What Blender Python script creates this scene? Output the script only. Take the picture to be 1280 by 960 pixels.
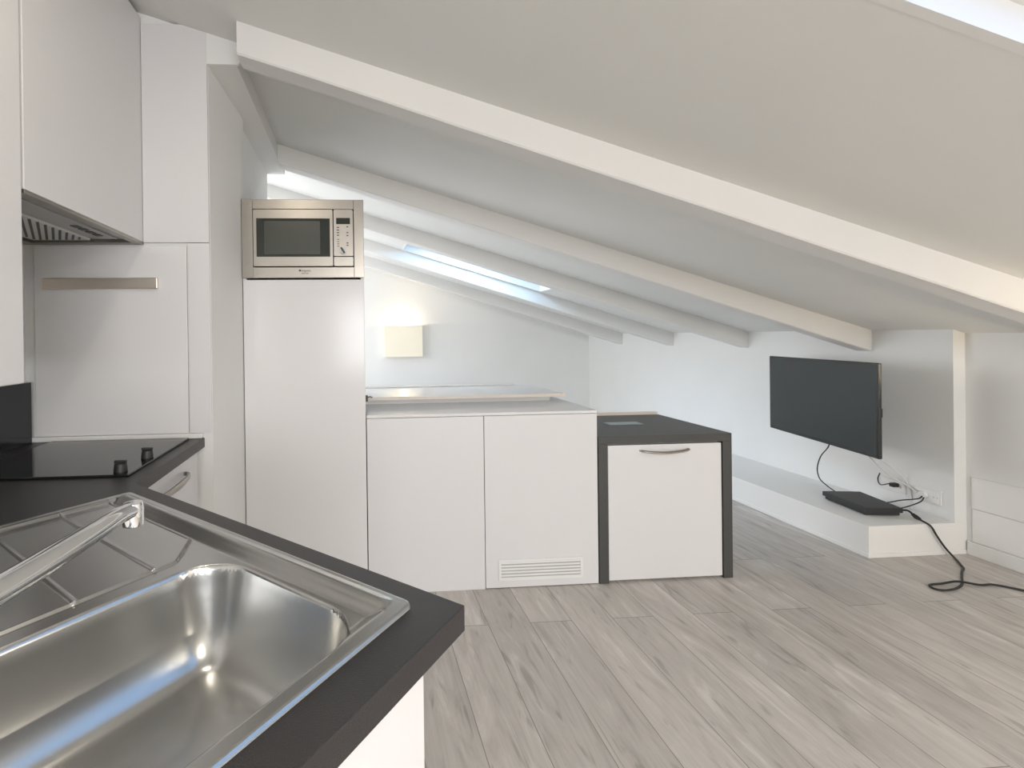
import bpy, bmesh, math, random
from mathutils import Vector, Matrix
for o in list(bpy.data.objects): bpy.data.objects.remove(o, do_unlink=True)
SC = bpy.context.scene
COL = SC.collection
random.seed(4)

# ------------------------------------------------------------------ camera
cam = bpy.data.cameras.new('camera'); cam_o = bpy.data.objects.new('camera', cam); COL.objects.link(cam_o)
F, CX, CY, YAW, PIT, ROL = 591.47, 483.59, 422.30, .0647, -.003, -.0127
fw = Vector((math.sin(YAW)*math.cos(PIT), math.cos(YAW)*math.cos(PIT), math.sin(PIT)))
r0 = Vector((math.cos(YAW), -math.sin(YAW), 0)); u0 = r0.cross(fw)
rt = r0*math.cos(ROL) + u0*math.sin(ROL); up = u0*math.cos(ROL) - r0*math.sin(ROL)
cam_o.matrix_world = Matrix(((rt.x, up.x, -fw.x, 0), (rt.y, up.y, -fw.y, 0), (rt.z, up.z, -fw.z, 1.3), (0, 0, 0, 1)))
cam.sensor_width = 36; cam.lens = F/1280*36
cam.shift_x = (640-CX)/1280; cam.shift_y = (CY-480)/1280
cam.clip_start = .02
SC.camera = cam_o

# ------------------------------------------------------------------ world, exposure, lights
W = bpy.data.worlds.new('sky'); SC.world = W; W.use_nodes = True
bg = W.node_tree.nodes['Background']; bg.inputs[0].default_value = (.37, .58, .92, 1); bg.inputs[1].default_value = 1.5
SC.view_settings.view_transform = 'Standard'; SC.view_settings.look = 'None'
SC.view_settings.gamma = 1; SC.view_settings.use_curve_mapping = False
SC.view_settings.exposure = 0.0

def area(name, loc, direction, sx, sy, power, color):
    l = bpy.data.lights.new(name, 'AREA'); l.shape = 'RECTANGLE'; l.size = sx; l.size_y = sy
    l.energy = power; l.color = color
    o = bpy.data.objects.new(name, l); COL.objects.link(o); o.location = loc
    o.rotation_euler = Vector(direction).to_track_quat('-Z', 'Y').to_euler()
    return o
def point(name, loc, power, color, rad=.04):
    l = bpy.data.lights.new(name, 'POINT'); l.energy = power; l.color = color; l.shadow_soft_size = rad
    o = bpy.data.objects.new(name, l); COL.objects.link(o); o.location = loc
    return o
area('window_daylight', (1.1, -4.15, 1.36), (0, 1, 0), 2.8, 1.25, 116, (1, .975, .955))  # unseen window light behind the camera, added as the main light
area('side_window_daylight', (-2.27, 5.0, 1.40), (1, 0, 0), 2.9, 1.5, 92, (1, .975, .94))  # unseen side light, added to brighten knee wall and ceiling
area('skylight_far_daylight', (1.15, 4.5, 2.22), (-.1, 0, -1), 1.2, .55, 40, (.47, .73, 1))

# ------------------------------------------------------------------ materials
def nt(name):
    m = bpy.data.materials.new(name); m.use_nodes = True
    return m, m.node_tree.nodes, m.node_tree.links, m.node_tree.nodes['Principled BSDF']
def coords(N, L, scale=(1, 1, 1)):
    tc = N.new('ShaderNodeNewGeometry'); mp = N.new('ShaderNodeMapping'); mp.inputs['Scale'].default_value = scale
    L.new(tc.outputs['Position'], mp.inputs['Vector']); return mp.outputs['Vector']
def plain(name, col, rough=.5, metal=0, bump=0, bscale=60, var=.03, vscale=3, coat=0, stretch=(1, 1, 1), spec=.5):
    m, N, L, B = nt(name)
    B.inputs['Roughness'].default_value = rough; B.inputs['Metallic'].default_value = metal
    B.inputs['Specular IOR Level'].default_value = spec
    if coat: B.inputs['Coat Weight'].default_value = coat; B.inputs['Coat Roughness'].default_value = .06
    v = coords(N, L, stretch)
    no = N.new('ShaderNodeTexNoise'); no.inputs['Scale'].default_value = vscale; no.inputs['Detail'].default_value = 3
    L.new(v, no.inputs['Vector'])
    mx = N.new('ShaderNodeMix'); mx.data_type = 'RGBA'
    mx.inputs[6].default_value = (*[c*(1-var) for c in col], 1); mx.inputs[7].default_value = (*[min(1, c*(1+var)) for c in col], 1)
    L.new(no.outputs['Fac'], mx.inputs[0]); L.new(mx.outputs[2], B.inputs['Base Color'])
    if bump:
        n2 = N.new('ShaderNodeTexNoise'); n2.inputs['Scale'].default_value = bscale; n2.inputs['Detail'].default_value = 4
        L.new(v, n2.inputs['Vector'])
        bp = N.new('ShaderNodeBump'); bp.inputs['Strength'].default_value = bump; bp.inputs['Distance'].default_value = .002
        L.new(n2.outputs['Fac'], bp.inputs['Height']); L.new(bp.outputs['Normal'], B.inputs['Normal'])
    return m
M = {}
M['wall'] = plain('white_plaster', (.80, .80, .785), .75, bump=.25, bscale=9)
M['ceil'] = plain('white_ceiling_paint', (.77, .77, .745), .8, bump=.2, bscale=5)
M['beam'] = plain('painted_beam', (.76, .75, .73), .6, bump=.35, bscale=7)
M['gloss'] = plain('gloss_white_laminate', (.76, .75, .748), .16, var=.01)
M['satin'] = plain('satin_white_front', (.72, .71, .712), .32, var=.012)
M['trimw'] = plain('white_trim', (.82, .81, .79), .4, var=.01)
M['carc'] = plain('white_carcass', (.75, .75, .74), .5)
M['beige'] = plain('beige_edge', (.74, .66, .58), .45)
M['shadowgap'] = plain('grey_gap_filler', (.10, .10, .10), .8)
M['tabledark'] = plain('dark_grey_table', (.060, .060, .057), .42, bump=.4, bscale=700, var=.12, vscale=240)
M['dark'] = plain('dark_grey_worktop', (.026, .0235, .024), .31, bump=.5, bscale=700, var=.16, vscale=240)
M['steel'] = plain('brushed_steel', (.39, .365, .33), .30, metal=1, bump=.05, bscale=500, var=.03, vscale=40)
M['sinksteel'] = plain('satin_sink_steel', (.50, .50, .49), .24, metal=1, bump=.05, bscale=700, var=.03, vscale=30)
M['railsteel'] = plain('magnetic_rail_steel', (.80, .72, .64), .42, metal=1, var=.05, vscale=12)
M['filter'] = plain('filter_metal', (.62, .62, .60), .45)
M['chrome'] = plain('chrome', (.82, .83, .84), .05, metal=1, var=.005)
M['blackglass'] = plain('black_glass', (.010, .012, .012), .06, var=.05)
M['ovenglass'] = plain('oven_glass', (.020, .025, .020), .10, var=.05)
M['ovenmesh'] = plain('oven_window_mesh', (.050, .055, .045), .3, var=.2, vscale=200)
M['splashblack'] = plain('black_splash', (.018, .020, .024), .18, var=.1)
M['plastic'] = plain('black_plastic', (.022, .022, .023), .42, bump=.1, bscale=400)
M['tvbody'] = plain('tv_bezel', (.018, .019, .019), .3)
M['screen'] = plain('tv_screen', (.030, .038, .038), .22, var=.02)
M['console'] = plain('console_shell', (.028, .028, .029), .5, bump=.15, bscale=500)
M['cable'] = plain('black_cable', (.018, .017, .016), .5)
M['wcable'] = plain('white_cable', (.72, .72, .71), .45)
M['socket'] = plain('socket_plastic', (.78, .78, .77), .35)
M['hoodgrey'] = plain('hood_grey', (.46, .46, .45), .45, metal=.4)
M['hooddark'] = plain('hood_dark', (.07, .07, .07), .5)
M['greyplate'] = plain('pale_grey_plate', (.28, .33, .33), .3)  # pale tone of a reflection on the tabletop, put into the colour
M['print'] = plain('dark_print', (.04, .04, .04), .5)
def emis(name, col, s, base=(.8, .75, .6)):
    m, N, L, B = nt(name); B.inputs['Base Color'].default_value = (*base, 1)
    no = N.new('ShaderNodeTexNoise'); no.inputs['Scale'].default_value = 4
    rp = N.new('ShaderNodeMapRange'); rp.inputs[3].default_value = s*.95; rp.inputs[4].default_value = s*1.05
    L.new(no.outputs['Fac'], rp.inputs[0]); L.new(rp.outputs[0], B.inputs['Emission Strength'])
    B.inputs['Emission Color'].default_value = (*col, 1); return m
M['shade'] = emis('lit_sconce_plaster', (1, .85, .50), .16, (.78, .74, .64))
M['bulb'] = emis('lit_bulb', (1, .85, .62), 14)
def glass():
    m, N, L, B = nt('clear_glass')
    B.inputs['Base Color'].default_value = (.93, .97, 1, 1); B.inputs['Roughness'].default_value = .02
    tr = N.new('ShaderNodeBsdfTransparent'); mix = N.new('ShaderNodeMixShader'); mix.inputs[0].default_value = .06
    L.new(tr.outputs[0], mix.inputs[1]); L.new(B.outputs[0], mix.inputs[2]); L.new(mix.outputs[0], N['Material Output'].inputs[0]); return m
M['glass'] = glass()
def floor_mat():
    m, N, L, B = nt('grey_oak_planks')
    g = N.new('ShaderNodeNewGeometry'); sp = N.new('ShaderNodeSeparateXYZ'); L.new(g.outputs['Position'], sp.inputs[0])
    cb = N.new('ShaderNodeCombineXYZ'); L.new(sp.outputs['Y'], cb.inputs['X']); L.new(sp.outputs['X'], cb.inputs['Y'])
    br = N.new('ShaderNodeTexBrick'); br.offset = .37; br.offset_frequency = 2; br.squash = 1
    L.new(cb.outputs[0], br.inputs['Vector'])
    br.inputs['Scale'].default_value = 1; br.inputs['Brick Width'].default_value = 1.28; br.inputs['Row Height'].default_value = .192
    br.inputs['Mortar Size'].default_value = .0017; br.inputs['Mortar Smooth'].default_value = .3; br.inputs['Bias'].default_value = 0
    br.inputs['Color1'].default_value = (.0, .0, .0, 1); br.inputs['Color2'].default_value = (1, 1, 1, 1); br.inputs['Mortar'].default_value = (.5, .5, .5, 1)
    # grain, shifted per plank
    off = N.new('ShaderNodeVectorMath'); off.operation = 'MULTIPLY_ADD'
    L.new(br.outputs['Color'], off.inputs[0]); off.inputs[1].default_value = (7.3, 3.1, 5.7); L.new(cb.outputs[0], off.inputs[2])
    def grain(sx, sy, det, dist, rough=.6):
        mp = N.new('ShaderNodeMapping'); mp.inputs['Scale'].default_value = (sx, sy, 1); L.new(off.outputs[0], mp.inputs['Vector'])
        n = N.new('ShaderNodeTexNoise'); n.inputs['Scale'].default_value = 1; n.inputs['Detail'].default_value = det
        n.inputs['Distortion'].default_value = dist; n.inputs['Roughness'].default_value = rough
        L.new(mp.outputs[0], n.inputs['Vector']); return n.outputs['Fac']
    g1 = grain(1.7, 9, 5, 2.0); g2 = grain(7, 120, 3, .3); g3 = grain(1.1, 5, 3, .8)
    cr = N.new('ShaderNodeValToRGB'); L.new(g1, cr.inputs[0]); e = cr.color_ramp
    e.elements[0].position = .28; e.elements[0].color = (.40, .37, .342, 1)
    e.elements[1].position = .70; e.elements[1].color = (.64, .605, .57, 1)
    k = e.elements.new(.45); k.color = (.49, .457, .425, 1); k = e.elements.new(.58); k.color = (.53, .496, .462, 1)
    def mul(a, fac, lo, hi):
        r = N.new('ShaderNodeMapRange'); r.inputs[1].default_value = .25; r.inputs[2].default_value = .75
        r.inputs[3].default_value = lo; r.inputs[4].default_value = hi; L.new(fac, r.inputs[0])
        v = N.new('ShaderNodeVectorMath'); v.operation = 'SCALE'; L.new(a, v.inputs[0]); L.new(r.outputs[0], v.inputs['Scale']); return v.outputs[0]
    c = mul(cr.outputs[0], g2, .93, 1.07); c = mul(c, g3, .90, 1.12)
    bs = N.new('ShaderNodeSeparateXYZ'); L.new(br.outputs['Color'], bs.inputs[0]); c = mul(c, bs.outputs[0], .93, 1.06)
    # fine dark cracks
    w = N.new('ShaderNodeTexNoise'); w.inputs['Scale'].default_value = 1
    w.inputs['Distortion'].default_value = 2.2; w.inputs['Detail'].default_value = 2
    mp = N.new('ShaderNodeMapping'); mp.inputs['Scale'].default_value = (2.6, 17, 1); L.new(off.outputs[0], mp.inputs['Vector']); L.new(mp.outputs[0], w.inputs['Vector'])
    rr = N.new('ShaderNodeMapRange'); rr.inputs[1].default_value = .30; rr.inputs[2].default_value = .40; rr.inputs[3].default_value = .74; rr.inputs[4].default_value = 1; L.new(w.outputs['Fac'], rr.inputs[0])
    v = N.new('ShaderNodeVectorMath'); v.operation = 'SCALE'; L.new(c, v.inputs[0]); L.new(rr.outputs[0], v.inputs['Scale'])
    mx = N.new('ShaderNodeMix'); mx.data_type = 'RGBA'; L.new(br.outputs['Fac'], mx.inputs[0]); L.new(v.outputs[0], mx.inputs[6]); mx.inputs[7].default_value = (.22, .20, .18, 1)
    L.new(mx.outputs[2], B.inputs['Base Color'])
    B.inputs['Roughness'].default_value = .42
    bp = N.new('ShaderNodeBump'); bp.inputs['Strength'].default_value = .25; bp.inputs['Distance'].default_value = .001
    L.new(g2, bp.inputs['Height']); L.new(bp.outputs[0], B.inputs['Normal'])
    return m
M['floor'] = floor_mat()

# ------------------------------------------------------------------ helpers
def obj(name, bm, mat, parent=None, smooth=None):
    """link a bmesh (world coordinates) as one mesh; with a parent it is stored relative to the parent's base"""
    bmesh.ops.recalc_face_normals(bm, faces=bm.faces)
    if parent is not None:
        p = parent; off = Vector((0, 0, 0))
        while p: off += p.location; p = p.parent
        bmesh.ops.translate(bm, verts=bm.verts, vec=-off)
    me = bpy.data.meshes.new(name)
    if smooth is not None:
        for f in bm.faces: f.smooth = True
        for e in bm.edges:
            if len(e.link_faces) == 2 and e.calc_face_angle(0) > math.radians(smooth): e.smooth = False
    bm.to_mesh(me); bm.free(); me.materials.append(M[mat])
    o = bpy.data.objects.new(name, me); COL.objects.link(o); o.parent = parent
    return o
def tag(o, label, cat, group=None):
    o['label'] = label; o['category'] = cat
    if group: o['group'] = group
    return o
def thing(name, label, cat, loc, group=None):
    o = bpy.data.objects.new(name, None); COL.objects.link(o); o.location = loc; o.empty_display_size = .05
    return tag(o, label, cat, group)
def base_mesh(name, bm, mat, label, cat, loc, group=None, smooth=None):
    """a thing that is one mesh, its origin moved to its base"""
    bmesh.ops.translate(bm, verts=bm.verts, vec=-Vector(loc))
    o = obj(name, bm, mat, None, smooth); o.location = loc
    return tag(o, label, cat, group)
def struct(name, bm, mat, parent=None, smooth=None):
    o = obj(name, bm, mat, parent, smooth)
    if parent is None: o['kind'] = 'structure'
    return o
def new(): return bmesh.new()
def box(x0, x1, y0, y1, z0, z1, bev=0, seg=2, bm=None, xf=None):
    b = new()
    c = [Vector((x, y, z)) for x in (x0, x1) for y in (y0, y1) for z in (z0, z1)]
    v = [b.verts.new(p) for p in c]
    for q in ((0, 1, 3, 2), (4, 6, 7, 5), (0, 4, 5, 1), (2, 3, 7, 6), (0, 2, 6, 4), (1, 5, 7, 3)): b.faces.new([v[i] for i in q])
    bmesh.ops.recalc_face_normals(b, faces=b.faces)
    if bev: bmesh.ops.bevel(b, geom=list(b.edges), offset=bev, segments=seg, affect='EDGES', profile=.5)
    if xf:
        for q in b.verts: q.co = xf(q.co)
    return merge(bm, b)
def merge(bm, b):
    if bm is None: return b
    me = bpy.data.meshes.new('t'); b.to_mesh(me); b.free(); bm.from_mesh(me); bpy.data.meshes.remove(me); return bm
def prism(poly, z0, z1, bev=0, bm=None, seg=2, hole=None):
    b = new()
    vs = [b.verts.new((p[0], p[1], z0)) for p in poly]
    if hole:
        es = [b.edges.new((vs[i], vs[(i+1) % len(vs)])) for i in range(len(vs))]
        hv = [b.verts.new((p[0], p[1], z0)) for p in hole]
        es += [b.edges.new((hv[i], hv[(i+1) % len(hv)])) for i in range(len(hv))]
        bmesh.ops.triangle_fill(b, use_beauty=True, use_dissolve=False, edges=es)
        bmesh.ops.dissolve_limit(b, angle_limit=.01, verts=b.verts, edges=b.edges)
    else: b.faces.new(vs)
    r = bmesh.ops.extrude_face_region(b, geom=list(b.faces))
    for g in r['geom']:
        if isinstance(g, bmesh.types.BMVert): g.co.z = z1
    bmesh.ops.recalc_face_normals(b, faces=b.faces)
    if bev:
        ed = [e for e in b.edges if len(e.link_faces) == 2 and e.calc_face_angle(0) > .5]
        bmesh.ops.bevel(b, geom=ed, offset=bev, segments=seg, affect='EDGES', profile=.5)
    return merge(bm, b)
def catmull(P, n=8):
    P = [Vector(p) for p in P]; Q = [2*P[0]-P[1]] + P + [2*P[-1]-P[-2]]; out = []
    for i in range(1, len(Q)-2):
        a, b, c, d = Q[i-1:i+3]
        for k in range(n):
            t = k/n; out.append(.5*((2*b) + (c-a)*t + (2*a-5*b+4*c-d)*t*t + (3*b-a-3*c+d)*t**3))
    out.append(P[-1]); return out
def tube(P, r, seg=10, n=8, bm=None, smooth=True, flat=None):
    """r: radius or list over the control points; flat: (width factor, height factor)"""
    C = catmull(P, n) if smooth else [Vector(p) for p in P]
    b = new(); N_ = len(C); rings = []
    T = [(C[min(i+1, N_-1)]-C[max(i-1, 0)]).normalized() for i in range(N_)]
    ref = Vector((0, 0, 1)) if abs(T[0].z) < .9 else Vector((1, 0, 0))
    nrm = (ref - T[0]*ref.dot(T[0])).normalized()
    for i in range(N_):
        nrm = (nrm - T[i]*nrm.dot(T[i])).normalized(); bi = T[i].cross(nrm)
        if isinstance(r, (list, tuple)):
            s = i/(N_-1)*(len(r)-1); k = min(int(s), len(r)-2); rr = r[k]+(r[k+1]-r[k])*(s-k)
        else: rr = r
        fx, fy = flat or (1, 1)
        rings.append([b.verts.new(C[i] + (bi*math.cos(a)*fx + nrm*math.sin(a)*fy)*rr) for a in [2*math.pi*j/seg for j in range(seg)]])
    for i in range(N_-1):
        for j in range(seg): b.faces.new((rings[i][j], rings[i][(j+1) % seg], rings[i+1][(j+1) % seg], rings[i+1][j]))
    b.faces.new(rings[0][::-1]); b.faces.new(rings[-1])
    return merge(bm, b)
def lathe(prof, c, axis='Z', seg=32, bm=None):
    """prof: list of (radius, height) from bottom to top"""
    b = new(); rings = []
    for (r, h) in prof:
        ring = []
        for j in range(seg):
            a = 2*math.pi*j/seg; x, y = r*math.cos(a), r*math.sin(a)
            p = {'Z': (x, y, h), 'Y': (x, h, y), 'X': (h, x, y)}[axis]
            ring.append(b.verts.new(Vector(p)+Vector(c)))
        rings.append(ring)
    for i in range(len(rings)-1):
        for j in range(seg): b.faces.new((rings[i][j], rings[i][(j+1) % seg], rings[i+1][(j+1) % seg], rings[i+1][j]))
    b.faces.new(rings[0][::-1]); b.faces.new(rings[-1])
    return merge(bm, b)

# ------------------------------------------------------------------ room shell
ZC = lambda x: 2.350 - .305*x           # underside of the sloping ceiling
ZB = lambda x: 2.2277 - .3102*x         # underside of the rafters
YG, YB = 6.82, -4.2                      # gable wall, back wall
XK, XR, YP = 3.4447, 3.52, 2.52          # knee wall, right wall, pier
XW = -1.3056                             # kitchen left wall
XS = -.585                               # side wall next to the tall cabinet
YK = 1.96                                # kitchen end wall
YE = 3.235                               # end of the side wall

struct('floor', box(-2.3, 3.6, YB-.1, YG+.1, -.08, 0), 'floor')

def slope_quad(bm, x0, x1, y0, y1, f=ZC, t=.03, dz=0):
    vs = []
    for z_ in (0, t):
        vs.append([bm.verts.new((x, y, f(x)+z_+dz)) for x, y in ((x0, y0), (x1, y0), (x1, y1), (x0, y1))])
    a, b = vs
    for q in ((a[3], a[2], a[1], a[0]), (b[0], b[1], b[2], b[3])): bm.faces.new(q)
    for i in range(4): bm.faces.new((a[i], a[(i+1) % 4], b[(i+1) % 4], b[i]))
# ceiling with two skylight openings
S1 = (.60, 2.25, -.35, .93); S2 = (.50, 1.95, 4.12, 4.90)
bm = new()
xs = [-2.3, S2[0], S1[0], S2[1], S1[1], 3.6]
def ceil_cells(bm):
    X0, X1 = -2.3, 3.6
    slope_quad(bm, X0, X1, YB-.1, S1[2]); slope_quad(bm, X0, S1[0], S1[2], S1[3]); slope_quad(bm, S1[1], X1, S1[2], S1[3])
    slope_quad(bm, X0, X1, S1[3], S2[2]); slope_quad(bm, X0, S2[0], S2[2], S2[3]); slope_quad(bm, S2[1], X1, S2[2], S2[3])
    slope_quad(bm, X0, X1, S2[3], YG+.1)
ceil_cells(bm)
struct('ceiling', bm, 'ceil')
# skylights: reveal, frame, pane
def skylight(idx, S):
    x0, x1, y0, y1 = S; D = .16
    bm = new()
    e = .004
    for (a, b, c, d) in ((x0-.02, x0+e, y0-.02, y1+.02), (x1-e, x1+.02, y0-.02, y1+.02), (x0+e, x1-e, y0-.02, y0+e), (x0+e, x1-e, y1-e, y1+.02)):
        slope_quad(bm, a, b, c, d, t=D, dz=-.001)
    root = struct('window_%d' % idx, bm, 'trimw')
    bm = new(); w = .05
    for (a, b, c, d) in ((x0, x0+w, y0, y1), (x1-w, x1, y0, y1), (x0+w, x1-w, y0, y0+w), (x0+w, x1-w, y1-w, y1)):
        slope_quad(bm, a, b, c, d, t=.05, dz=D-.08)
    obj('window_frame', bm, 'trimw', root)
    bm = new(); slope_quad(bm, x0+w, x1-w, y0+w, y1-w, t=.008, dz=D-.06); obj('pane', bm, 'glass', root)
skylight(1, S1); skylight(2, S2)

def wall_poly_y(pts, y0, y1):            # polygon in x,z extruded along y
    b = new(); v0 = [b.verts.new((x, y0, z)) for x, z in pts]; v1 = [b.verts.new((x, y1, z)) for x, z in pts]
    b.faces.new(v0[::-1]); b.faces.new(v1)
    for i in range(len(pts)): b.faces.new((v0[i], v0[(i+1) % len(pts)], v1[(i+1) % len(pts)], v1[i]))
    return b
struct('wall_gable', wall_poly_y([(-2.3, 0), (3.6, 0), (3.6, ZC(3.6)+.02), (-2.3, ZC(-2.3)+.02)], YG, YG+.1), 'wall')
struct('wall_right', box(XR, 3.62, YB, YP+.001, 0, ZC(XR)+.02), 'wall')
struct('wall_knee', box(XK, 3.62, YP, YG, 0, ZC(XK)+.015), 'wall')
# kitchen end wall + side wall (one plastered block), with the strip that covers the purlin's end
struct('wall_kitchen', wall_poly_y([(XW-.1, 0), (XS, 0), (XS, ZC(XS)+.01), (XW-.1, ZC(XW-.1)+.01)], YK, YE), 'wall')
struct('wall_left', box(XW-.1, XW, YB, YK, 0, ZC(XW-.1)), 'wall')
bm = new()
for a in ((YE, 3.5, 0, ZC(-2.3)), (6.5, YG, 0, ZC(-2.3)), (3.5, 6.5, 0, .62), (3.5, 6.5, 2.18, ZC(-2.3))): box(-2.3, -2.2, a[0], a[1], a[2], a[3], bm=bm)
struct('wall_far_left', bm, 'wall')
def casement(n, a0, a1, z0, z1, c0, c1, axis):
    def bx(p, q, r, t, bm, k=0): return box(p, q, c0+k, c1-k, r, t, .002, bm=bm) if axis == 'Y' else box(c0+k, c1-k, p, q, r, t, .002, bm=bm)
    w = .06; bm = new(); mid = (a0+a1)/2
    bx(a0+.001, a1-.001, z0+.001, z0+w, bm); bx(a0+.001, a1-.001, z1-w, z1-.001, bm)
    for p in (a0+.001, mid-w/2, a1-w-.001): bx(p, p+w, z0+w, z1-w, bm)
    r = struct('window_%d' % n, bm, 'trimw')
    for p, q in ((a0+w, mid-w/2), (mid+w/2, a1-w)): obj('pane', bx(p, q, z0+w, z1-w, new(), .018), 'glass', r)
casement(3, 3.5, 6.5, .62, 2.18, -2.255, -2.21, 'X')  # unseen window added in the far left wall for the side light
struct('wall_stub', box(-2.2, XW-.1, YE-.1, YE, 0, ZC(-2.2)), 'wall')
# back wall behind the camera, with a window opening added to light the room
bm = new()
for a in ((XW-.1, -.35, 0, 2.75), (-.35, 2.55, 0, .7), (-.35, 2.55, 2.02, 2.35), (2.55, 3.62, 0, 1.6)):
    x0, x1, z0, z1 = a; box(x0, x1, YB-.1, YB, z0, z1, bm=bm)
struct('wall_back', bm, 'wall')
casement(4, -.35, 2.55, .70, 2.02, YB-.09, YB-.05, 'Y')  # unseen window added around the light behind the camera

# rafters (white painted), each its own piece of trim
def rafter(n, x0, x1, y, w=.105):
    b = new(); NN = 14; R = []
    rnd = random.Random(n)
    for i in range(NN+1):
        x = x0+(x1-x0)*i/NN; j = (rnd.random()-.5)*.004
        R.append([b.verts.new(p) for p in ((x, y, ZC(x)+.01), (x, y, ZB(x)+.006+j), (x, y+.006, ZB(x)+j), (x, y+w-.006, ZB(x)+j), (x, y+w, ZB(x)+.006+j), (x, y+w, ZC(x)+.01))])
    for i in range(NN):
        for k in range(5): b.faces.new((R[i][k], R[i][k+1], R[i+1][k+1], R[i+1][k]))
    b.faces.new(R[0][::-1]); b.faces.new(R[-1])
    return struct('trim_%d' % n, b, 'beam', smooth=35)
rafter(1, -.43, XR, 1.795)
rafter(2, -.468, XK, 2.950)
rafter(3, -2.2, XK, 3.947)
rafter(4, -2.2, XK, 4.933)
rafter(5, -2.2, XK, 5.921)
# purlin along the side wall
struct('trim_6', wall_poly_y([(XS-.012, 2.404), (-.468, 2.404), (-.468, ZC(-.468)+.01), (XS-.012, ZC(XS-.012)+.01)], YK+.0, YE+.005), 'beam')
# plaster nib that closes the end of the purlin
struct('trim_7', wall_poly_y([(XS-.001, 2.404), (-.462, 2.404), (-.43, 2.44), (-.43, ZC(-.43)+.01), (XS-.001, ZC(XS-.001)+.01)], YK-.014, YK-.0005), 'wall')

# ledge under the knee wall
XF = 2.9066; ZL = .1793
struct('trim_8', prism([(XF, YP-.003), (XR-.001, YP-.003), (XR-.001, YP-.0005), (XK-.0005, YP-.0005), (XK-.0005, YG-.001), (XF, YG-.001)], 0, ZL, .001), 'trimw')
struct('baseboard_knee', prism([(XF-.009, YP-.009), (XR-.001, YP-.009), (XR-.001, YP-.0035), (XF-.0005, YP-.0035), (XF-.0005, YG), (XF-.009, YG)], 0, .022, .002), 'trimw')
struct('baseboard_right', box(XR-.014, XR-.0005, YB, YP-.01, 0, .078, .003), 'wall')
struct('trim_9', box(XR-.008, XR-.0005, YB+.3, YP-.028, .272, .452, .002), 'trimw')
struct('trim_10', box(XR-.005, XR-.0005, YB+.3, YP-.028, .08, .268, .002), 'trimw')

# ------------------------------------------------------------------ tall cabinet, microwave, low cabinets
TX0, TX1, YD = -.556, .044, 2.380
DT = .019
def frame_body(x0, x1, y0, y1, z0, z1, mat, parent, name='body'):
    return obj(name, box(x0, x1, y0, y1, z0, z1, .0015), mat, parent)
ta = thing('tall_cabinet', 'tall white cabinet with a plain full height door, steel microwave built in at its top', 'cabinet', (-.256, 2.68, 0))
bm = new()
box(TX0+.001, TX0+.018, YD+.004, 2.98, 0, 1.984, bm=bm); box(TX1-.018, TX1-.001, YD+.004, 2.98, 0, 1.984, bm=bm)
box(TX0+.018, TX1-.018, YD+.03, 2.98, 0, 1.590, bm=bm); box(TX0+.018, TX1-.018, YD+.01, 2.98, 1.970, 1.984, bm=bm); box(TX0+.018, TX1-.018, 2.96, 2.98, 1.590, 1.970, bm=bm)
obj('body', bm, 'carc', ta)
obj('door', box(TX0+.002, TX1-.002, YD, YD+DT, .006, 1.588, .0015), 'gloss', ta)
struct('trim_11', prism([(XS-.004, YK+.001), (XS+.0005, YK+.001), (TX0-.0025, YD+.001), (TX0-.0025, YD+.06), (XS-.004, YD+.06)], 0, 2.4035), 'wall')

def rrect(x0, x1, z0, z1, r, n=5):
    P = []
    for cx_, cz_, a0 in ((x1-r, z1-r, 0), (x0+r, z1-r, 90), (x0+r, z0+r, 180), (x1-r, z0+r, 270)):
        for k in range(n+1):
            a = math.radians(a0+90*k/n); P.append((cx_+r*math.cos(a), cz_+r*math.sin(a)))
    return P
def plate(P, y0, y1, bm=None, bev=0):
    b = wall_poly_y(P, y0, y1); bmesh.ops.recalc_face_normals(b, faces=b.faces)
    if bev:
        ed = [e for e in b.edges if abs(e.verts[0].co.y-y0) < 1e-6 and abs(e.verts[1].co.y-y0) < 1e-6]
        bmesh.ops.bevel(b, geom=ed, offset=bev, segments=2, affect='EDGES', profile=.5)
    return merge(bm, b)
mwo = thing('microwave', 'brushed steel built-in microwave oven with a dark window, on top of the tall white cabinet', 'microwave', (-.256, 2.6, 1.592))
MU = .6/1068
mx = lambda u: TX0 + (u-92)*MU
mz = lambda v: 1.984 - (v-150)*MU*.998
# trim frame around the appliance
bm = new(); F0, F1 = YD-.012, YD+.006
box(mx(92), mx(188), F0, F1, mz(842), mz(150), .0015, bm=bm); box(mx(1072), mx(1160), F0, F1, mz(842), mz(150), .0015, bm=bm)
box(mx(188), mx(1072), F0, F1, mz(235), mz(150), .0015, bm=bm); box(mx(188), mx(1072), F0, F1, mz(842), mz(748), .0015, bm=bm)
obj('trim_frame', bm, 'steel', mwo)
obj('casing', box(mx(180), mx(1080), YD+.004, YD+.36, mz(745)+.002, mz(240)-.002), 'hooddark', mwo)
dr = obj('door', plate(rrect(mx(193), mx(888), mz(742), mz(240), .007), YD-.018, YD+.003, bev=.0015), 'steel', mwo)
obj('window', box(mx(222), mx(862), YD-.0195, YD-.017, mz(658), mz(320), .0005), 'ovenglass', dr)
obj('window_mesh', plate(rrect(mx(290), mx(775), mz(636), mz(345), .004), YD-.0205, YD-.0190), 'ovenmesh', dr)
cp = obj('control_panel', plate(rrect(mx(893), mx(1067), mz(654), mz(240), .006), YD-.018, YD+.003, bev=.0015), 'steel', mwo)
obj('open_button', plate(rrect(mx(893), mx(1067), mz(742), mz(658), .006), YD-.018, YD+.003, bev=.0015), 'steel', mwo)
obj('display', box(mx(918), mx(1040), YD-.0195, YD-.0175, mz(370), mz(315), .0004), 'ovenglass', cp)
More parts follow.
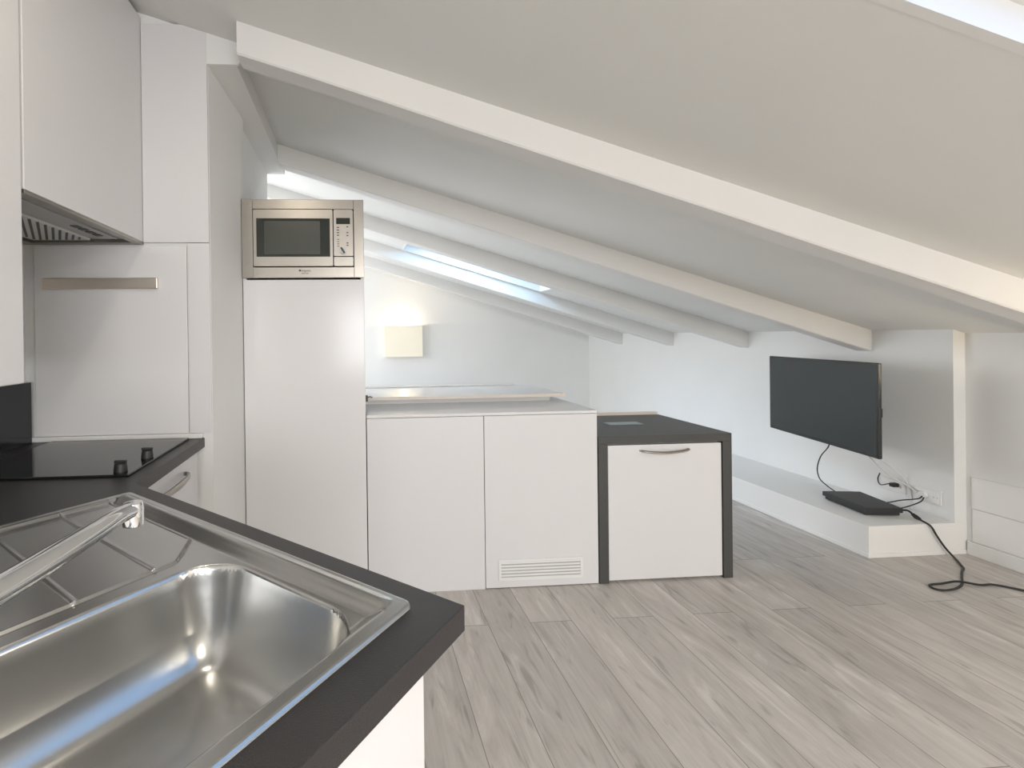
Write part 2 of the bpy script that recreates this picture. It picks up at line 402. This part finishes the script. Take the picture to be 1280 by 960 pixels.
def sym(u0, u1, v0, v1): obj('button', box(mx(u0), mx(u1), YD-.0188, YD-.0175, mz(v1), mz(v0)), 'print', cp)
for v in (395, 418, 441, 464): sym(922, 944, v, v+9)
for v in (502, 522, 542, 562): sym(924, 944, v, v+6)
for v in (388, 440, 466, 532, 552): sym(1008, 1024, v, v+10)
kb = obj('dial', lathe([(.0165, 0), (.0165, .004), (.015, .012), (.004, .013)][::1], (mx(975), YD-.031, mz(607)), 'Y', 24), 'hoodgrey', cp, 40)
bm = new(); a = math.radians(32)
def rotk(p):
    d = Vector((p.x-mx(975), 0, p.z-mz(607))); return Vector((mx(975)+d.x*math.cos(a)-d.z*math.sin(a), p.y, mz(607)+d.x*math.sin(a)+d.z*math.cos(a)))
box(mx(975)-.004, mx(975)+.004, YD-.040, YD-.030, mz(607)-.015, mz(607)+.017, .0015, bm=bm, xf=rotk)
obj('grip', bm, 'hooddark', kb)
def text_mesh(s, size, loc, rot, bold=0):
    cu = bpy.data.curves.new('t', 'FONT'); cu.body = s; cu.size = size; cu.extrude = .0003; cu.align_x = 'CENTER'; cu.offset = bold
    o = bpy.data.objects.new('t', cu); COL.objects.link(o)
    dg = bpy.context.evaluated_depsgraph_get(); dg.update()
    me = bpy.data.meshes.new_from_object(o.evaluated_get(dg)); b = new(); b.from_mesh(me)
    bpy.data.objects.remove(o); bpy.data.meshes.remove(me)
    bmesh.ops.rotate(b, verts=b.verts, cent=(0, 0, 0), matrix=Matrix.Rotation(math.pi/2, 3, 'X'))
    bmesh.ops.translate(b, verts=b.verts, vec=loc); return b
bm = text_mesh('Hotpoint', .0135, (mx(643), F0-.0004, mz(787)), 0, .0002)
merge(bm, text_mesh('ARISTON', .0085, (mx(638), F0-.0004, mz(808)), 0, .0001))
box(mx(585), mx(600), F0-.0007, F0+.0005, mz(786), mz(770), bm=bm)
obj('lettering', bm, 'print', mwo)

LX = [.046, .645, 1.243]; ZLOW = .903
def low_cab(i, label, grille=False):
    x0, x1 = LX[i], LX[i+1]
    t = thing('low_cabinet', label, 'cabinet', ((x0+x1)/2, 2.68, 0))
    obj('body', box(x0+.001, x1-.001, YD+DT+.002, 2.97, 0, ZLOW-.016, .001), 'carc', t)
    d = obj('door', box(x0+.0015, x1-.0015, YD, YD+DT, .004 if i else -.0, ZLOW-.0165, .0015), 'satin', t)
    if grille:
        g = new(); gx0, gx1, gz0, gz1 = .712, 1.157, .040, .147
        # frame ring and louvres standing proud of the door
        box(gx0, gx1, YD-.004, YD-.0003, gz0, gz0+.016, .001, bm=g); box(gx0, gx1, YD-.004, YD-.0003, gz1-.012, gz1, .001, bm=g)
        box(gx0, gx0+.014, YD-.004, YD-.0003, gz0+.016, gz1-.012, .001, bm=g); box(gx1-.014, gx1, YD-.004, YD-.0003, gz0+.016, gz1-.012, .001, bm=g)
        for k in range(5):
            z = gz0+.016+.0030+k*.0158
            box(gx0+.014, gx1-.014, YD-.0042, YD-.0008, z+.003, z+.0125, .0008, bm=g)
        gr = obj('vent_grille', g, 'socket', d)
        s = new(); box(gx0+.010, gx1-.010, YD-.0010, YD-.0002, gz0+.013, gz1-.009, bm=s)
        obj('vent_slot', s, 'hoodgrey', gr)
    return t
low_cab(0, 'low white cabinet with a plain door, right beside the tall cabinet')
low_cab(1, 'low white cabinet with a slatted vent grille at its foot, beside the dark table', True)
base_mesh('cabinet_top', box(.046, 1.243, YD, 2.97, ZLOW-.0145, ZLOW, .0015), 'gloss', 'thin white top board lying on the two low white cabinets', 'worktop', (.645, 2.67, ZLOW-.015))
rb = thing('raised_shelf', 'long white raised shelf with a beige front edge behind the low white cabinets', 'shelf', (.63, 2.95, ZLOW))
obj('support', box(.046, 1.16, 2.78, 3.16, ZLOW+.0, .934), 'carc', rb)
obj('board', box(.046, 1.225, 2.716, 3.24, .934, .949, .001), 'gloss', rb)
obj('edge_strip', box(.046, 1.225, 2.711, 2.7155, .933, .951, .001), 'beige', rb)
obj('rear_lip', box(.046, 1.09, 3.215, 3.235, .949, .962, .002), 'gloss', rb)
hb = thing('bracket', 'small dark bracket on the white shelf right beside the tall cabinet', 'bracket', (.06, 2.70, .949))
obj('hinge_plate', box(.047, .062, 2.69, 2.705, .930, .966, .002), 'hooddark', hb)
obj('arm', tube([(.055, 2.70, .952), (.075, 2.70, .957), (.088, 2.70, .952)], .003, 8), 'hooddark', hb)

# ------------------------------------------------------------------ dark table with fridge-like cabinet
QX0, QX1, QY0, QY1, QZ = 1.246, 1.974, 2.377, 2.985, .766
tb = thing('table', 'dark grey square-edged table with panel sides, at the end of the low white cabinets', 'table', ((QX0+QX1)/2, 2.68, 0))
obj('tabletop', box(QX0, QX1, QY0, QY1, QZ-.042, QZ, .0015), 'tabledark', tb)
obj('side_panel', box(QX0, QX0+.050, QY0, QY1, 0, QZ-.042, .0015), 'tabledark', tb)
obj('side_panel', box(QX1-.050, QX1, QY0, QY1, 0, QZ-.042, .0015), 'tabledark', tb)
base_mesh('edge_strip', box(QX0+.01, QX1-.005, QY1+.001, QY1+.022, .735, .783, .002), 'beige', 'thin beige strip standing along the back edge of the dark table', 'strip', (1.6, 3.0, .735))
base_mesh('inset_plate', box(1.47, 1.675, 2.665, 2.745, QZ, QZ+.0025, .001), 'greyplate', 'small pale grey rectangular plate on the dark tabletop', 'plate', (1.57, 2.7, QZ))  # thin slab coloured pale as a reflection on the tabletop
un = thing('under_table_cabinet', 'white cabinet with a steel bow handle, fitted under the dark table', 'cabinet', (1.61, 2.68, 0))
obj('body', box(QX0+.053, QX1-.053, QY0+.035, 2.97, .0, QZ-.046), 'carc', un)
ud = obj('door', box(QX0+.054, QX1-.054, QY0+.006, QY0+.026, .012, QZ-.050, .002), 'satin', un)
hx0, hx1, hz, hy = 1.475, 1.737, .685, QY0+.006
bm = tube([(hx0, hy+.001, hz), (hx0+.01, hy-.016, hz), (hx0+.05, hy-.026, hz-.004), ((hx0+hx1)/2, hy-.033, hz-.006), (hx1-.05, hy-.026, hz-.002), (hx1-.01, hy-.016, hz+.003), (hx1, hy+.001, hz+.003)],
          [.006, .007, .008, .008, .008, .007, .006], 12, flat=(1.15, .8))
obj('handle', bm, 'steel', ud, 60)

# ------------------------------------------------------------------ kitchen corner: worktop, cabinets
TH = -.7065
CP = Vector((.1556, .692, 0)); D1 = Vector((-math.cos(TH), -math.sin(TH), 0)); D2 = Vector((math.sin(TH), -math.cos(TH), 0))
def L2W(u, v, z=0): return CP + D1*u + D2*v + Vector((0, 0, z))
def xfl(p): return L2W(p.x, p.y, p.z)
ZW = .90; TW = .038
PV = .70
inner = L2W(1.025, 0)
hx = -.617
inner.x = hx
# left run polygon: from the corner along the far edge, up the hob run, back along the walls and the near edge
A = L2W(0, 0); Bp = L2W(0, PV); 
# near long edge meets the left wall
s = (Bp.x-(XW+.002))/(-D1.x); Cp = Bp + D1*s
poly = [(A.x, A.y), (inner.x, inner.y), (hx, YK-.002), (XW+.002, YK-.002), (XW+.002, Cp.y), (Bp.x, Bp.y)]
SU0, SU1, SV0, SV1 = .060, .948, .043, .600
hole = [tuple(L2W(u, v)[:2]) for u, v in ((SU0+.012, SV0+.012), (SU1-.012, SV0+.012), (SU1-.012, SV1-.012), (SU0+.012, SV1-.012))]
bm = prism(poly, ZW-TW, ZW, .0015, hole=hole)
base_mesh('worktop', bm, 'dark', 'dark grey kitchen worktop carrying the steel sink and the hob', 'worktop', (-.6, 1.0, ZW-TW))

# sink base cabinet
sb = thing('sink_cabinet', 'white cabinet with a plain end panel under the sink worktop', 'cabinet', tuple(L2W(.4, .3)))
bm = new(); E0 = .034
box(E0, E0+.018, .062, PV-.03, .0, ZW-TW, .001, bm=bm, xf=xfl)
obj('end_panel', bm, 'satin', sb)
bm = new()
box(E0+.019, .98, .062, .078, .10, ZW-TW-.001, bm=bm, xf=xfl); box(E0+.019, .98, PV-.046, PV-.03, .10, ZW-TW-.001, bm=bm, xf=xfl)
box(E0+.019, .98, .078, PV-.046, .10, .118, bm=bm, xf=xfl)
obj('body', bm, 'carc', sb)
# hob base cabinet (faces the room)
hc = thing('hob_cabinet', 'white base cabinet with a curved steel handle, under the hob worktop', 'cabinet', (-.95, 1.6, 0))
obj('body', box(XW+.01, -.664, 1.34, YK-.004, .0, ZW-TW-.001), 'carc', hc)
hd = obj('door', box(-.662, -.643, 1.36, YK-.012, .012, ZW-TW-.006, .002), 'satin', hc)
yy0, yy1, zz, xx = 1.50, 1.80, .80, -.643
bm = tube([(xx-.001, yy1, zz), (xx+.016, yy1-.008, zz), (xx+.030, yy1-.05, zz), (xx+.036, (yy0+yy1)/2, zz), (xx+.030, yy0+.05, zz), (xx+.016, yy0+.008, zz), (xx-.001, yy0, zz)], [.006, .008, .009, .010, .009, .008, .006], 12, flat=(.8, 1.2))
obj('handle', bm, 'steel', hd, 60)

# hob
ho = thing('hob', 'black glass hob with two knobs in the dark worktop', 'hob', (-.93, 1.67, ZW))
obj('glass_top', box(-1.19, -.668, 1.425, 1.93, ZW, ZW+.007, .0025), 'blackglass', ho)
for (kx, ky) in ((-.708, 1.463), (-.700, 1.625)):
    k = obj('knob', lathe([(.019, ZW+.007), (.019, ZW+.012), (.0165, ZW+.030), (.014, ZW+.032)], (kx, ky, 0), seg=28), 'plastic', ho, 35)
    obj('pointer', box(kx-.018, kx+.018, ky-.0045, ky+.0045, ZW+.0315, ZW+.040, .002), 'plastic', k)

# ------------------------------------------------------------------ sink (heightfield of the pressed sheet)
def sstep(a, b, x):
    t = max(0, min(1, (x-a)/(b-a))); return t*t*(3-2*t)
def sdr(u, v, cu, cv, hu, hv, r):
    qx, qy = abs(u-cu)-hu+r, abs(v-cv)-hv+r
    return math.hypot(max(qx, 0), max(qy, 0)) + min(max(qx, qy), 0) - r
BU0, BU1, BV0, BV1 = .088, .447, .116, .540
DZ = .145
def ridge(d, w): return max(0, 1-(d/w)**2)**2 if abs(d) < w else 0
def sink_z(u, v):
    rim = sdr(u, v, (SU0+SU1)/2, (SV0+SV1)/2, (SU1-SU0)/2, (SV1-SV0)/2, .016)
    z = .0050*sstep(0, -.003, rim)
    # inner recess
    inn = sdr(u, v, (.080+.930)/2, (.078+.586)/2, (.930-.080)/2, (.586-.078)/2, .012)
    z -= .0095*sstep(.0, -.028, inn)
    if .085 < u < .93: z += .0038*ridge(v-.070, .015)*sstep(.085, .10, u)*sstep(.93, .915, u)
    # bowl
    b = sdr(u, v, (BU0+BU1)/2, (BV0+BV1)/2, (BU1-BU0)/2, (BV1-BV0)/2, .085)
    if b < .004:
        t = -b+.004
        R1 = .008                        # lip radius
        wall = min(t/.075, 1)
        prof = 1-(1-wall)**2.6
        z -= .004*sstep(0, .006, t) + DZ*(prof**1.0) + .010*sstep(.04, .17, t)
    # drainer: raised panel boundary and ridges
    if u > .47 and inn < 0:
        du = u-.487
        dv = v-.104
        diag = (u-.487)+(v-.104) - .070      # cut corner
        inside = min(du, dv, diag/1.414, .925-u, .565-v)
        z += .0022*sstep(-.001, .004, inside)
        z += .0016*ridge(inside-.003, .004)
        if inside > 0:
            for gv in (.213, .337, .461): z += .0028*ridge(v-gv, .0055)*sstep(.925, .910, u)
    return z
def axis_pts(a, b, fine):                # grid lines, finer where the shape turns quickly
    P = [a]; 
    while P[-1] < b-1e-6:
        st = .0055
        for c, r, s in fine:
            if abs(P[-1]-c) < r: st = min(st, s)
        P.append(min(b, P[-1]+st))
    return P
US = axis_pts(SU0, SU1, [(SU0, .03, .0022), (BU0+.02, .035, .003), (BU1-.02, .035, .003), (.487, .012, .0018), (.93, .02, .003)])
VS = axis_pts(SV0, SV1, [(SV0+.02, .03, .0022), (.104, .012, .0018), (BV0+.02, .035, .003), (.213, .010, .0016), (.337, .010, .0016), (.461, .010, .0016), (BV1-.02, .035, .003), (SV1, .02, .003)])
b = new(); G = []
for u in US:
    row = []
    for v in VS:
        # keep the rounded outer corners
        uu, vv = u, v; r = .016
        cu = min(max(u, SU0+r), SU1-r); cv = min(max(v, SV0+r), SV1-r)
        du, dv = u-cu, v-cv
        if du and dv:
            m = max(abs(du), abs(dv)); l = math.hypot(du, dv); uu, vv = cu+du*m/l, cv+dv*m/l
        p = L2W(uu, vv, ZW+.0005+sink_z(uu, vv)); row.append(b.verts.new(p))
    G.append(row)
for i in range(len(US)-1):
    for j in range(len(VS)-1): b.faces.new((G[i][j], G[i+1][j], G[i+1][j+1], G[i][j+1]))
si = thing('sink', 'stainless steel inset sink with a deep bowl and ridged drainer in the dark worktop', 'sink', tuple(L2W(.45, .28, ZW)))
so = obj('basin', b, 'sinksteel', si)
for p in so.data.polygons: p.use_smooth = True
bc = L2W((BU0+BU1)/2, (BV0+BV1)/2+.10)
dz = ZW-DZ-.0155
dn = obj('drain', lathe([(.038, dz-.004), (.045, dz+.003), (.043, dz+.006), (.034, dz+.004), (.03, dz+.001)], (bc.x, bc.y, 0), seg=36), 'chrome', si, 40)

# tap
tp = thing('kitchen_tap', 'chrome kitchen tap reaching out over the steel sink bowl', 'tap', tuple(L2W(.183, .645, ZW)))
tb0 = L2W(.183, .645)
bm = lathe([(.028, ZW), (.028, ZW+.006), (.024, ZW+.010), (.023, ZW+.145), (.022, ZW+.160), (.012, ZW+.167)], (tb0.x, tb0.y, 0), seg=32)
obj('body', bm, 'chrome', tp, 40)
tip = L2W(.352, .316, 1.058)
st = Vector((tb0.x, tb0.y, 1.040))
dirv = (tip-st); dl = dirv.length
P = [st, st+dirv*.30+Vector((0, 0, .002)), st+dirv*.60+Vector((0, 0, .002)), st+dirv*.82+Vector((0, 0, .004)), st+dirv*.92+Vector((0, 0, .006)), tip+Vector((0, 0, .004))]
bm = tube(P, [.0165, .0160, .0150, .0140, .0125, .0115], 20, n=6, flat=(1.1, .9))
sp = obj('spout', bm, 'chrome', tp, 50)
fl = Vector((dirv.x, dirv.y, 0)).normalized()
np_ = tip + fl*.006
bm = lathe([(.0100, -.020), (.0135, -.018), (.0140, .004), (.0125, .013), (.006, .015)], (np_.x, np_.y, tip.z), seg=24)
obj('nozzle', bm, 'chrome', sp, 40)
hp = Vector((tb0.x, tb0.y, ZW+.167))
obj('lever', tube([hp, hp+Vector((-.01, -.01, .02)), hp+Vector((-.05, -.05, .045)), hp+Vector((-.09, -.09, .06))], [.014, .010, .007, .006], 14, flat=(1.4, .7)), 'chrome', tp, 50)

# ------------------------------------------------------------------ wall cabinets, hood, splashbacks, rail
XH = -.8435
wc = thing('wall_cabinet', 'white wall cabinet with a tall plain door, above the hob and housing the extractor hood', 'cabinet', (-1.07, 1.61, 1.68))
b = wall_poly_y([(XW+.002, 1.70), (XH-.021, 1.70), (XH-.021, ZC(XH)-.03), (XW+.002, ZC(XH)-.03)], 1.272, YK-.002)
obj('body', b, 'carc', wc)
obj('door', box(XH-.020, XH, 1.270, YK-.004, 1.690, ZC(XH)-.022, .0015), 'satin', wc)
eh = thing('extractor_hood', 'grey extractor hood with slotted filter set under the white wall cabinet', 'hood', (-1.07, 1.61, 1.68))
bm = new(); HZ = 1.680
box(XW+.004, XW+.055, 1.272, YK-.004, HZ, HZ+.018, bm=bm); box(XH-.030, XH-.001, 1.272, YK-.004, HZ, HZ+.0095, .001, bm=bm)
box(XW+.055, XH-.030, 1.272, 1.305, HZ, HZ+.018, bm=bm); box(XW+.055, XH-.030, YK-.045, YK-.004, HZ, HZ+.018, bm=bm)
obj('rim', bm, 'steel', eh)
obj('underside', box(XW+.055, XH-.052, 1.305, YK-.045, HZ+.014, HZ+.019), 'hoodgrey', eh)
obj('shadow_channel', box(XH-.052, XH-.030, 1.305, YK-.045, HZ+.010, HZ+.019), 'hooddark', eh)
FX0, FX1, FY0, FY1 = XW+.075, XW+.285, 1.34, YK-.060
fl_ = obj('filter', box(FX0, FX1, FY0, FY1, HZ+.006, HZ+.0138, .001), 'filter', eh)
for k in range(22):                      # slanting slots, clipped to the filter
    xa = FX0+.02+k*.0235; y0, y1 = FY0+.015, FY1-.015
    ya = y0+max(0, (xa-(FX1-.012))/.6); yb = min(y1, y0+(xa-(FX0+.012))/.6)
    if yb-ya < .02: continue
    b = new(); w = .0095
    P = [(xa-.6*(ya-y0), ya), (xa-.6*(ya-y0)+w, ya), (xa-.6*(yb-y0)+w, yb), (xa-.6*(yb-y0), yb)]
    obj('filter_slot', prism(P, HZ+.0050, HZ+.0062), 'hooddark', fl_)
cpn = obj('control_strip', box(XH-.135, XH-.070, 1.36, YK-.075, HZ+.008, HZ+.0138, .001), 'hoodgrey', eh)
bm = new()
for k in range(4): box(XH-.115, XH-.09, 1.66+k*.045, 1.69+k*.045, HZ+.0050, HZ+.0082, .001, bm=bm)
obj('switch', bm, 'hooddark', cpn)
w2 = thing('wall_cabinet', 'white wall cabinet hanging lower, nearest the camera at the left edge', 'cabinet', (-1.07, .9, 1.19))
obj('body', box(XW+.002, XH-.021, .50, 1.262, 1.195, ZC(XH)-.03), 'carc', w2)
obj('door', box(XH-.020, XH, .50, 1.262, 1.192, ZC(XH)-.022, .004, 3), 'gloss', w2)

base_mesh('splashback', box(-1.264, -.677, YK-.009, YK-.0005, .921, 1.675, .0015), 'gloss', 'glossy white splashback panel on the end wall behind the hob', 'splashback', (-.97, YK-.005, .921))
base_mesh('worktop_seal', box(-1.285, -.622, YK-.020, YK-.001, ZW+.0002, ZW+.020, .003), 'trimw', 'narrow white sealing strip where the hob worktop meets the end wall', 'trim', (-.95, YK-.01, ZW))
base_mesh('corner_panel', box(-.672, -.586, YK-.012, YK-.0005, .921, 1.685, .0015), 'satin', 'narrow white upright panel between splashback and wall corner', 'panel', (-.652, YK-.005, .921))
base_mesh('filler_panel', box(-.842, -.586, YK-.014, YK-.0005, 1.687, 2.56, .0015), 'satin', 'tall white filler panel on the end wall beside the wall cabinet door', 'panel', (-.74, YK-.005, 1.687))
base_mesh('black_splashback', box(XW+.001, -1.270, .60, YK-.024, ZW+.0005, 1.138, .0015), 'splashblack', 'black splashback panel along the left wall behind the hob', 'splashback', (-1.29, 1.3, ZW))
kr = thing('knife_rail', 'brushed steel magnetic rail on the white splashback above the hob', 'rail', (-1.0, YK-.02, 1.50))
obj('bar', box(-1.226, -.786, YK-.026, YK-.012, 1.502, 1.545, .003), 'railsteel', kr)
obj('mount', box(-1.10, -.91, YK-.012, YK-.0095, 1.512, 1.535), 'hooddark', kr)

# ------------------------------------------------------------------ television, console, cables
TL, TR = Vector((3.180, 3.455, 0)), Vector((2.975, 2.520, 0))
tz0, tz1 = .560, 1.112
ex = (TL-TR).normalized(); TWD = (TL-TR).length; ey = Vector((-ex.y, ex.x, 0))
if ey.x < 0: ey = -ey                    # pointing to the wall
def xft(p): return TR + ex*p.x + ey*p.y + Vector((0, 0, p.z))
tv = thing('television', 'black flat screen television on a wall arm above the white ledge', 'television', (3.2, 2.99, tz0))
bm = new(); box(0, TWD, 0, .022, tz0, tz1, .006, 3, bm=bm, xf=xft); box(.12, TWD-.12, .022, .055, tz0+.05, tz1-.16, .012, 3, bm=bm, xf=xft)
bz = obj('casing', bm, 'tvbody', tv)
obj('screen', box(.010, TWD-.010, -.0012, .0010, tz0+.017, tz1-.010, .0005, xf=xft), 'screen', tv)
obj('side_clip', box(-.003, .006, .005, .021, tz0+.24, tz0+.29, .001, xf=xft), 'tvbody', tv)
mo = thing('wall_mount', 'dark folding wall bracket behind the television', 'bracket', (3.36, 3.0, .80))
c1 = xft(Vector((TWD/2, .056, .84)))
obj('tv_plate', box(TWD/2-.11, TWD/2+.11, .056, .064, .74, .94, .002, xf=xft), 'plastic', mo)
e1 = c1 + ey*.012; kn = Vector((3.34, 3.10, .84)); w1 = Vector((3.425, 3.23, .84))
obj('arm', tube([e1, (e1+kn)/2, kn], .014, 12), 'plastic', mo, 50); obj('arm', tube([kn, (kn+w1)/2, w1], .014, 12), 'plastic', mo, 50)
obj('wall_plate', box(3.428, XK-.001, 3.17, 3.29, .74, .94, .003), 'plastic', mo)

# console: flat two-layer box with slanted ends
K = [Vector(p) for p in ((3.094, 2.965, 0), (3.325, 2.930, 0), (3.255, 2.625, 0), (3.050, 2.655, 0))]
def inset(K, d):
    c = sum(K, Vector())/4; return [c+(p-c)*(1-d/(p-c).length) for p in K]
gc = thing('game_console', 'flat black game console lying on the white ledge below the television', 'console', (3.18, 2.79, ZL))
obj('lower_shell', prism([p[:2] for p in inset(K, .014)], ZL+.004, ZL+.022, .003), 'console', gc)
obj('upper_shell', prism([p[:2] for p in K], ZL+.0225, ZL+.052, .003), 'console', gc)
for p in inset(K, .04): obj('foot', lathe([(.007, ZL), (.008, ZL+.004), (.006, ZL+.0045)], (p.x, p.y, 0), seg=12), 'console', gc)

def cable(name, P, r, mat, label, n=8, seg=8):
    o = base_mesh(name, tube(P, r, seg, n), mat, label, 'cable', tuple(Vector(P[0])), smooth=60)
    return o
# sockets on the knee wall
def socket(y0, y1, z0, z1, label, plugs):
    s = thing('wall_socket', label, 'socket', (XK, (y0+y1)/2, z0))
    obj('plate', box(XK-.010, XK-.0005, y0, y1, z0, z1, .003), 'socket', s)
    obj('insert', box(XK-.013, XK-.010, y0+.012, y1-.012, z0+.012, z1-.012, .0012), 'trimw', s)
    bm = new()
    for yc in plugs:
        lathe([(.0022, XK-.0138), (.0022, XK-.0131)], (0, yc-.009, (z0+z1)/2), 'X', 8, bm=bm); lathe([(.0022, XK-.0138), (.0022, XK-.0131)], (0, yc+.009, (z0+z1)/2), 'X', 8, bm=bm)
    obj('pin_hole', bm, 'print', s)
socket(2.760, 2.905, .262, .342, 'white wall socket plate, the one farther from the wall corner, below the television', (2.79,))
socket(2.575, 2.715, .255, .340, 'white wall socket plate with white plug, nearest the wall corner', (2.60,))
pw = thing('white_plug', 'round white plug sitting in the socket nearest the wall corner', 'plug', (XK-.02, 2.655, .300))
obj('plug_body', lathe([(.018, XK-.036), (.021, XK-.030), (.021, XK-.0135)], (0, 2.655, .300), 'X', 20), 'socket', pw, 40)
bp_ = thing('black_plug', 'small black plug in the socket below the television', 'plug', (XK-.03, 2.80, .318))
obj('plug_body', box(XK-.055, XK-.0135, 2.785, 2.815, .300, .325, .006), 'cable', bp_)
obj('cord', tube([(XK-.050, 2.812, .318), (XK-.085, 2.835, .305), (XK-.08, 2.855, .335), (XK-.06, 2.86, .372)], .0032, 8), 'cable', bp_, 60)

p0 = xft(Vector((TWD*.42, .030, tz0+.06)))
cable('black_cable', [p0, p0+Vector((.0, .01, -.08)), (3.19, 3.064, .436), (3.19, 3.090, .347), (3.19, 3.075, .28), (3.195, 3.03, .244), (3.20, 2.985, .222), (3.21, 2.955, .205)], .0035, 'cable', 'black cable hanging in an arc from the television to the console')
q0 = xft(Vector((.20, .050, tz0+.10)))
cable('white_cable', [q0, q0+Vector((.03, .0, -.09)), (3.30, 2.82, .46), (3.38, 2.82, .385), (3.425, 2.80, .345), (3.428, 2.74, .325), (3.412, 2.675, .304)], .005, 'wcable', 'white cable running from the television to the plug nearest the corner')
q1 = xft(Vector((.14, .050, tz0+.10)))
cable('white_cable', [q1, q1+Vector((.03, .0, -.10)), (3.30, 2.76, .47), (3.39, 2.76, .40), (3.435, 2.755, .35), (3.438, 2.735, .30), (3.438, 2.73, .24), (3.438, 2.728, ZL+.006)], .004, 'wcable', 'thin white cable dropping behind the television to the ledge')
cable('black_cable', [(3.300, 2.80, ZL+.034), (3.335, 2.78, ZL+.030), (3.37, 2.73, .24), (3.400, 2.665, .270), (3.409, 2.648, .292)], .0035, 'cable', 'black cord from the back of the console up to the round white plug')
cable('black_cable', [(3.285, 2.70, ZL+.034), (3.32, 2.69, ZL+.028), (3.36, 2.665, .232), (3.392, 2.642, .262), (3.408, 2.640, .286)], .0035, 'cable', 'shorter black cord from the console side up to the round white plug')
# mains lead down to the floor
pc = thing('power_cord', 'long black power cord from the console down the ledge and looping on the floor', 'cable', (3.27, 2.62, ZL))
Z0 = .0065
P = [(3.252, 2.650, ZL+.030), (3.272, 2.618, ZL+.042), (3.272, 2.588, ZL+.028), (3.268, 2.560, ZL+.014), (3.266, 2.530, ZL+.008), (3.275, 2.504, ZL-.008), (3.302, 2.498, .120), (3.345, 2.494, .055), (3.370, 2.478, Z0+.006), (3.345, 2.44, Z0), (3.30, 2.39, Z0), (3.262, 2.35, Z0),
     (3.205, 2.315, Z0), (3.13, 2.262, Z0), (3.045, 2.200, Z0+.001), (2.965, 2.168, Z0), (2.89, 2.160, Z0), (2.862, 2.180, Z0), (2.885, 2.212, Z0), (2.96, 2.218, Z0), (3.04, 2.212, Z0+.010), (3.13, 2.190, Z0), (3.20, 2.185, Z0), (3.27, 2.125, Z0), (3.36, 2.04, Z0), (3.44, 1.95, Z0)]
obj('lead', tube(P, .0052, 8, 6), 'cable', pc, 60)
obj('connector', tube([(3.272, 2.590, ZL+.029), (3.270, 2.572, ZL+.020), (3.267, 2.550, ZL+.0145)], [.009, .012, .008], 12), 'cable', pc, 50)

# ------------------------------------------------------------------ wall lamps
def sconce(loc, w, h, d, axis, label, power):
    """plaster half box, open at the top, with a bulb inside"""
    x, y, z = loc
    t = thing('wall_lamp', label, 'lamp', loc)
    bm = new(); th = .008
    if axis == 'Y':     # on a wall facing -Y
        box(x-w/2, x+w/2, y-d, y-d+th, z-h, z, bm=bm); box(x-w/2, x-w/2+th, y-d+th, y-.001, z-h, z, bm=bm); box(x+w/2-th, x+w/2, y-d+th, y-.001, z-h, z, bm=bm)
        box(x-w/2+th, x+w/2-th, y-d+th, y-.001, z-h, z-h+th, bm=bm); c = (x, y-d*.5, z-.04)
    else:               # on a wall facing -X
        box(x-d, x-d+th, y-w/2, y+w/2, z-h, z, bm=bm); box(x-d+th, x-.001, y-w/2, y-w/2+th, z-h, z, bm=bm); box(x-d+th, x-.001, y+w/2-th, y+w/2, z-h, z, bm=bm)
        box(x-d+th, x-.001, y-w/2+th, y+w/2-th, z-h, z-h+th, bm=bm); c = (x-d*.5, y, z-.04)
    obj('lamp_shade', bm, 'shade', t)
    obj('bulb', lathe([(.006, c[2]-.05), (.014, c[2]-.03), (.018, c[2]-.012), (.012, c[2]), (.004, c[2]+.003)], (c[0], c[1], 0), seg=16), 'bulb', t, 60)
    point('wall_lamp_light', (c[0], c[1], z-.015), power, (1, .80, .55), .03)
sconce((.675, YG, 1.455), .54, .45, .10, 'Y', 'pale plaster wall lamp glowing on the far gable wall', 9)
sconce((XR, 1.35, .98), .30, .14, .10, 'X', 'plaster uplight on the right wall just outside the picture', 16)
# recessed downlights: one above the sink, the rest unseen and added for fill light
for (x, y, lab, pw_) in ((-.45, .75, 'round recessed spotlight in the sloping ceiling above the sink', 4), (.6, -.9, 'round recessed spotlight in the ceiling behind the camera, left of two', 26), (2.0, -.9, 'round recessed spotlight in the ceiling behind the camera, right of two', 26), (-1.3, 4.6, 'round recessed spotlight in the ceiling past the end of the side wall', 6)):
    z = ZC(x)
    t = thing('ceiling_downlight', lab, 'lamp', (x, y, z-.012), 'recessed spotlights in the ceiling')
    obj('bezel', lathe([(.030, z-.022), (.042, z-.022), (.042, z+.005), (.030, z+.005)], (x, y, 0), seg=28), 'steel', t, 40)
    obj('lens', lathe([(.029, z-.0245), (.030, z-.018), (.029, z-.017)], (x, y, 0), seg=24), 'bulb', t)
    area('downlight', (x, y, z-.03), (0, 0, -1), .06, .06, pw_, (1, .90, .76))
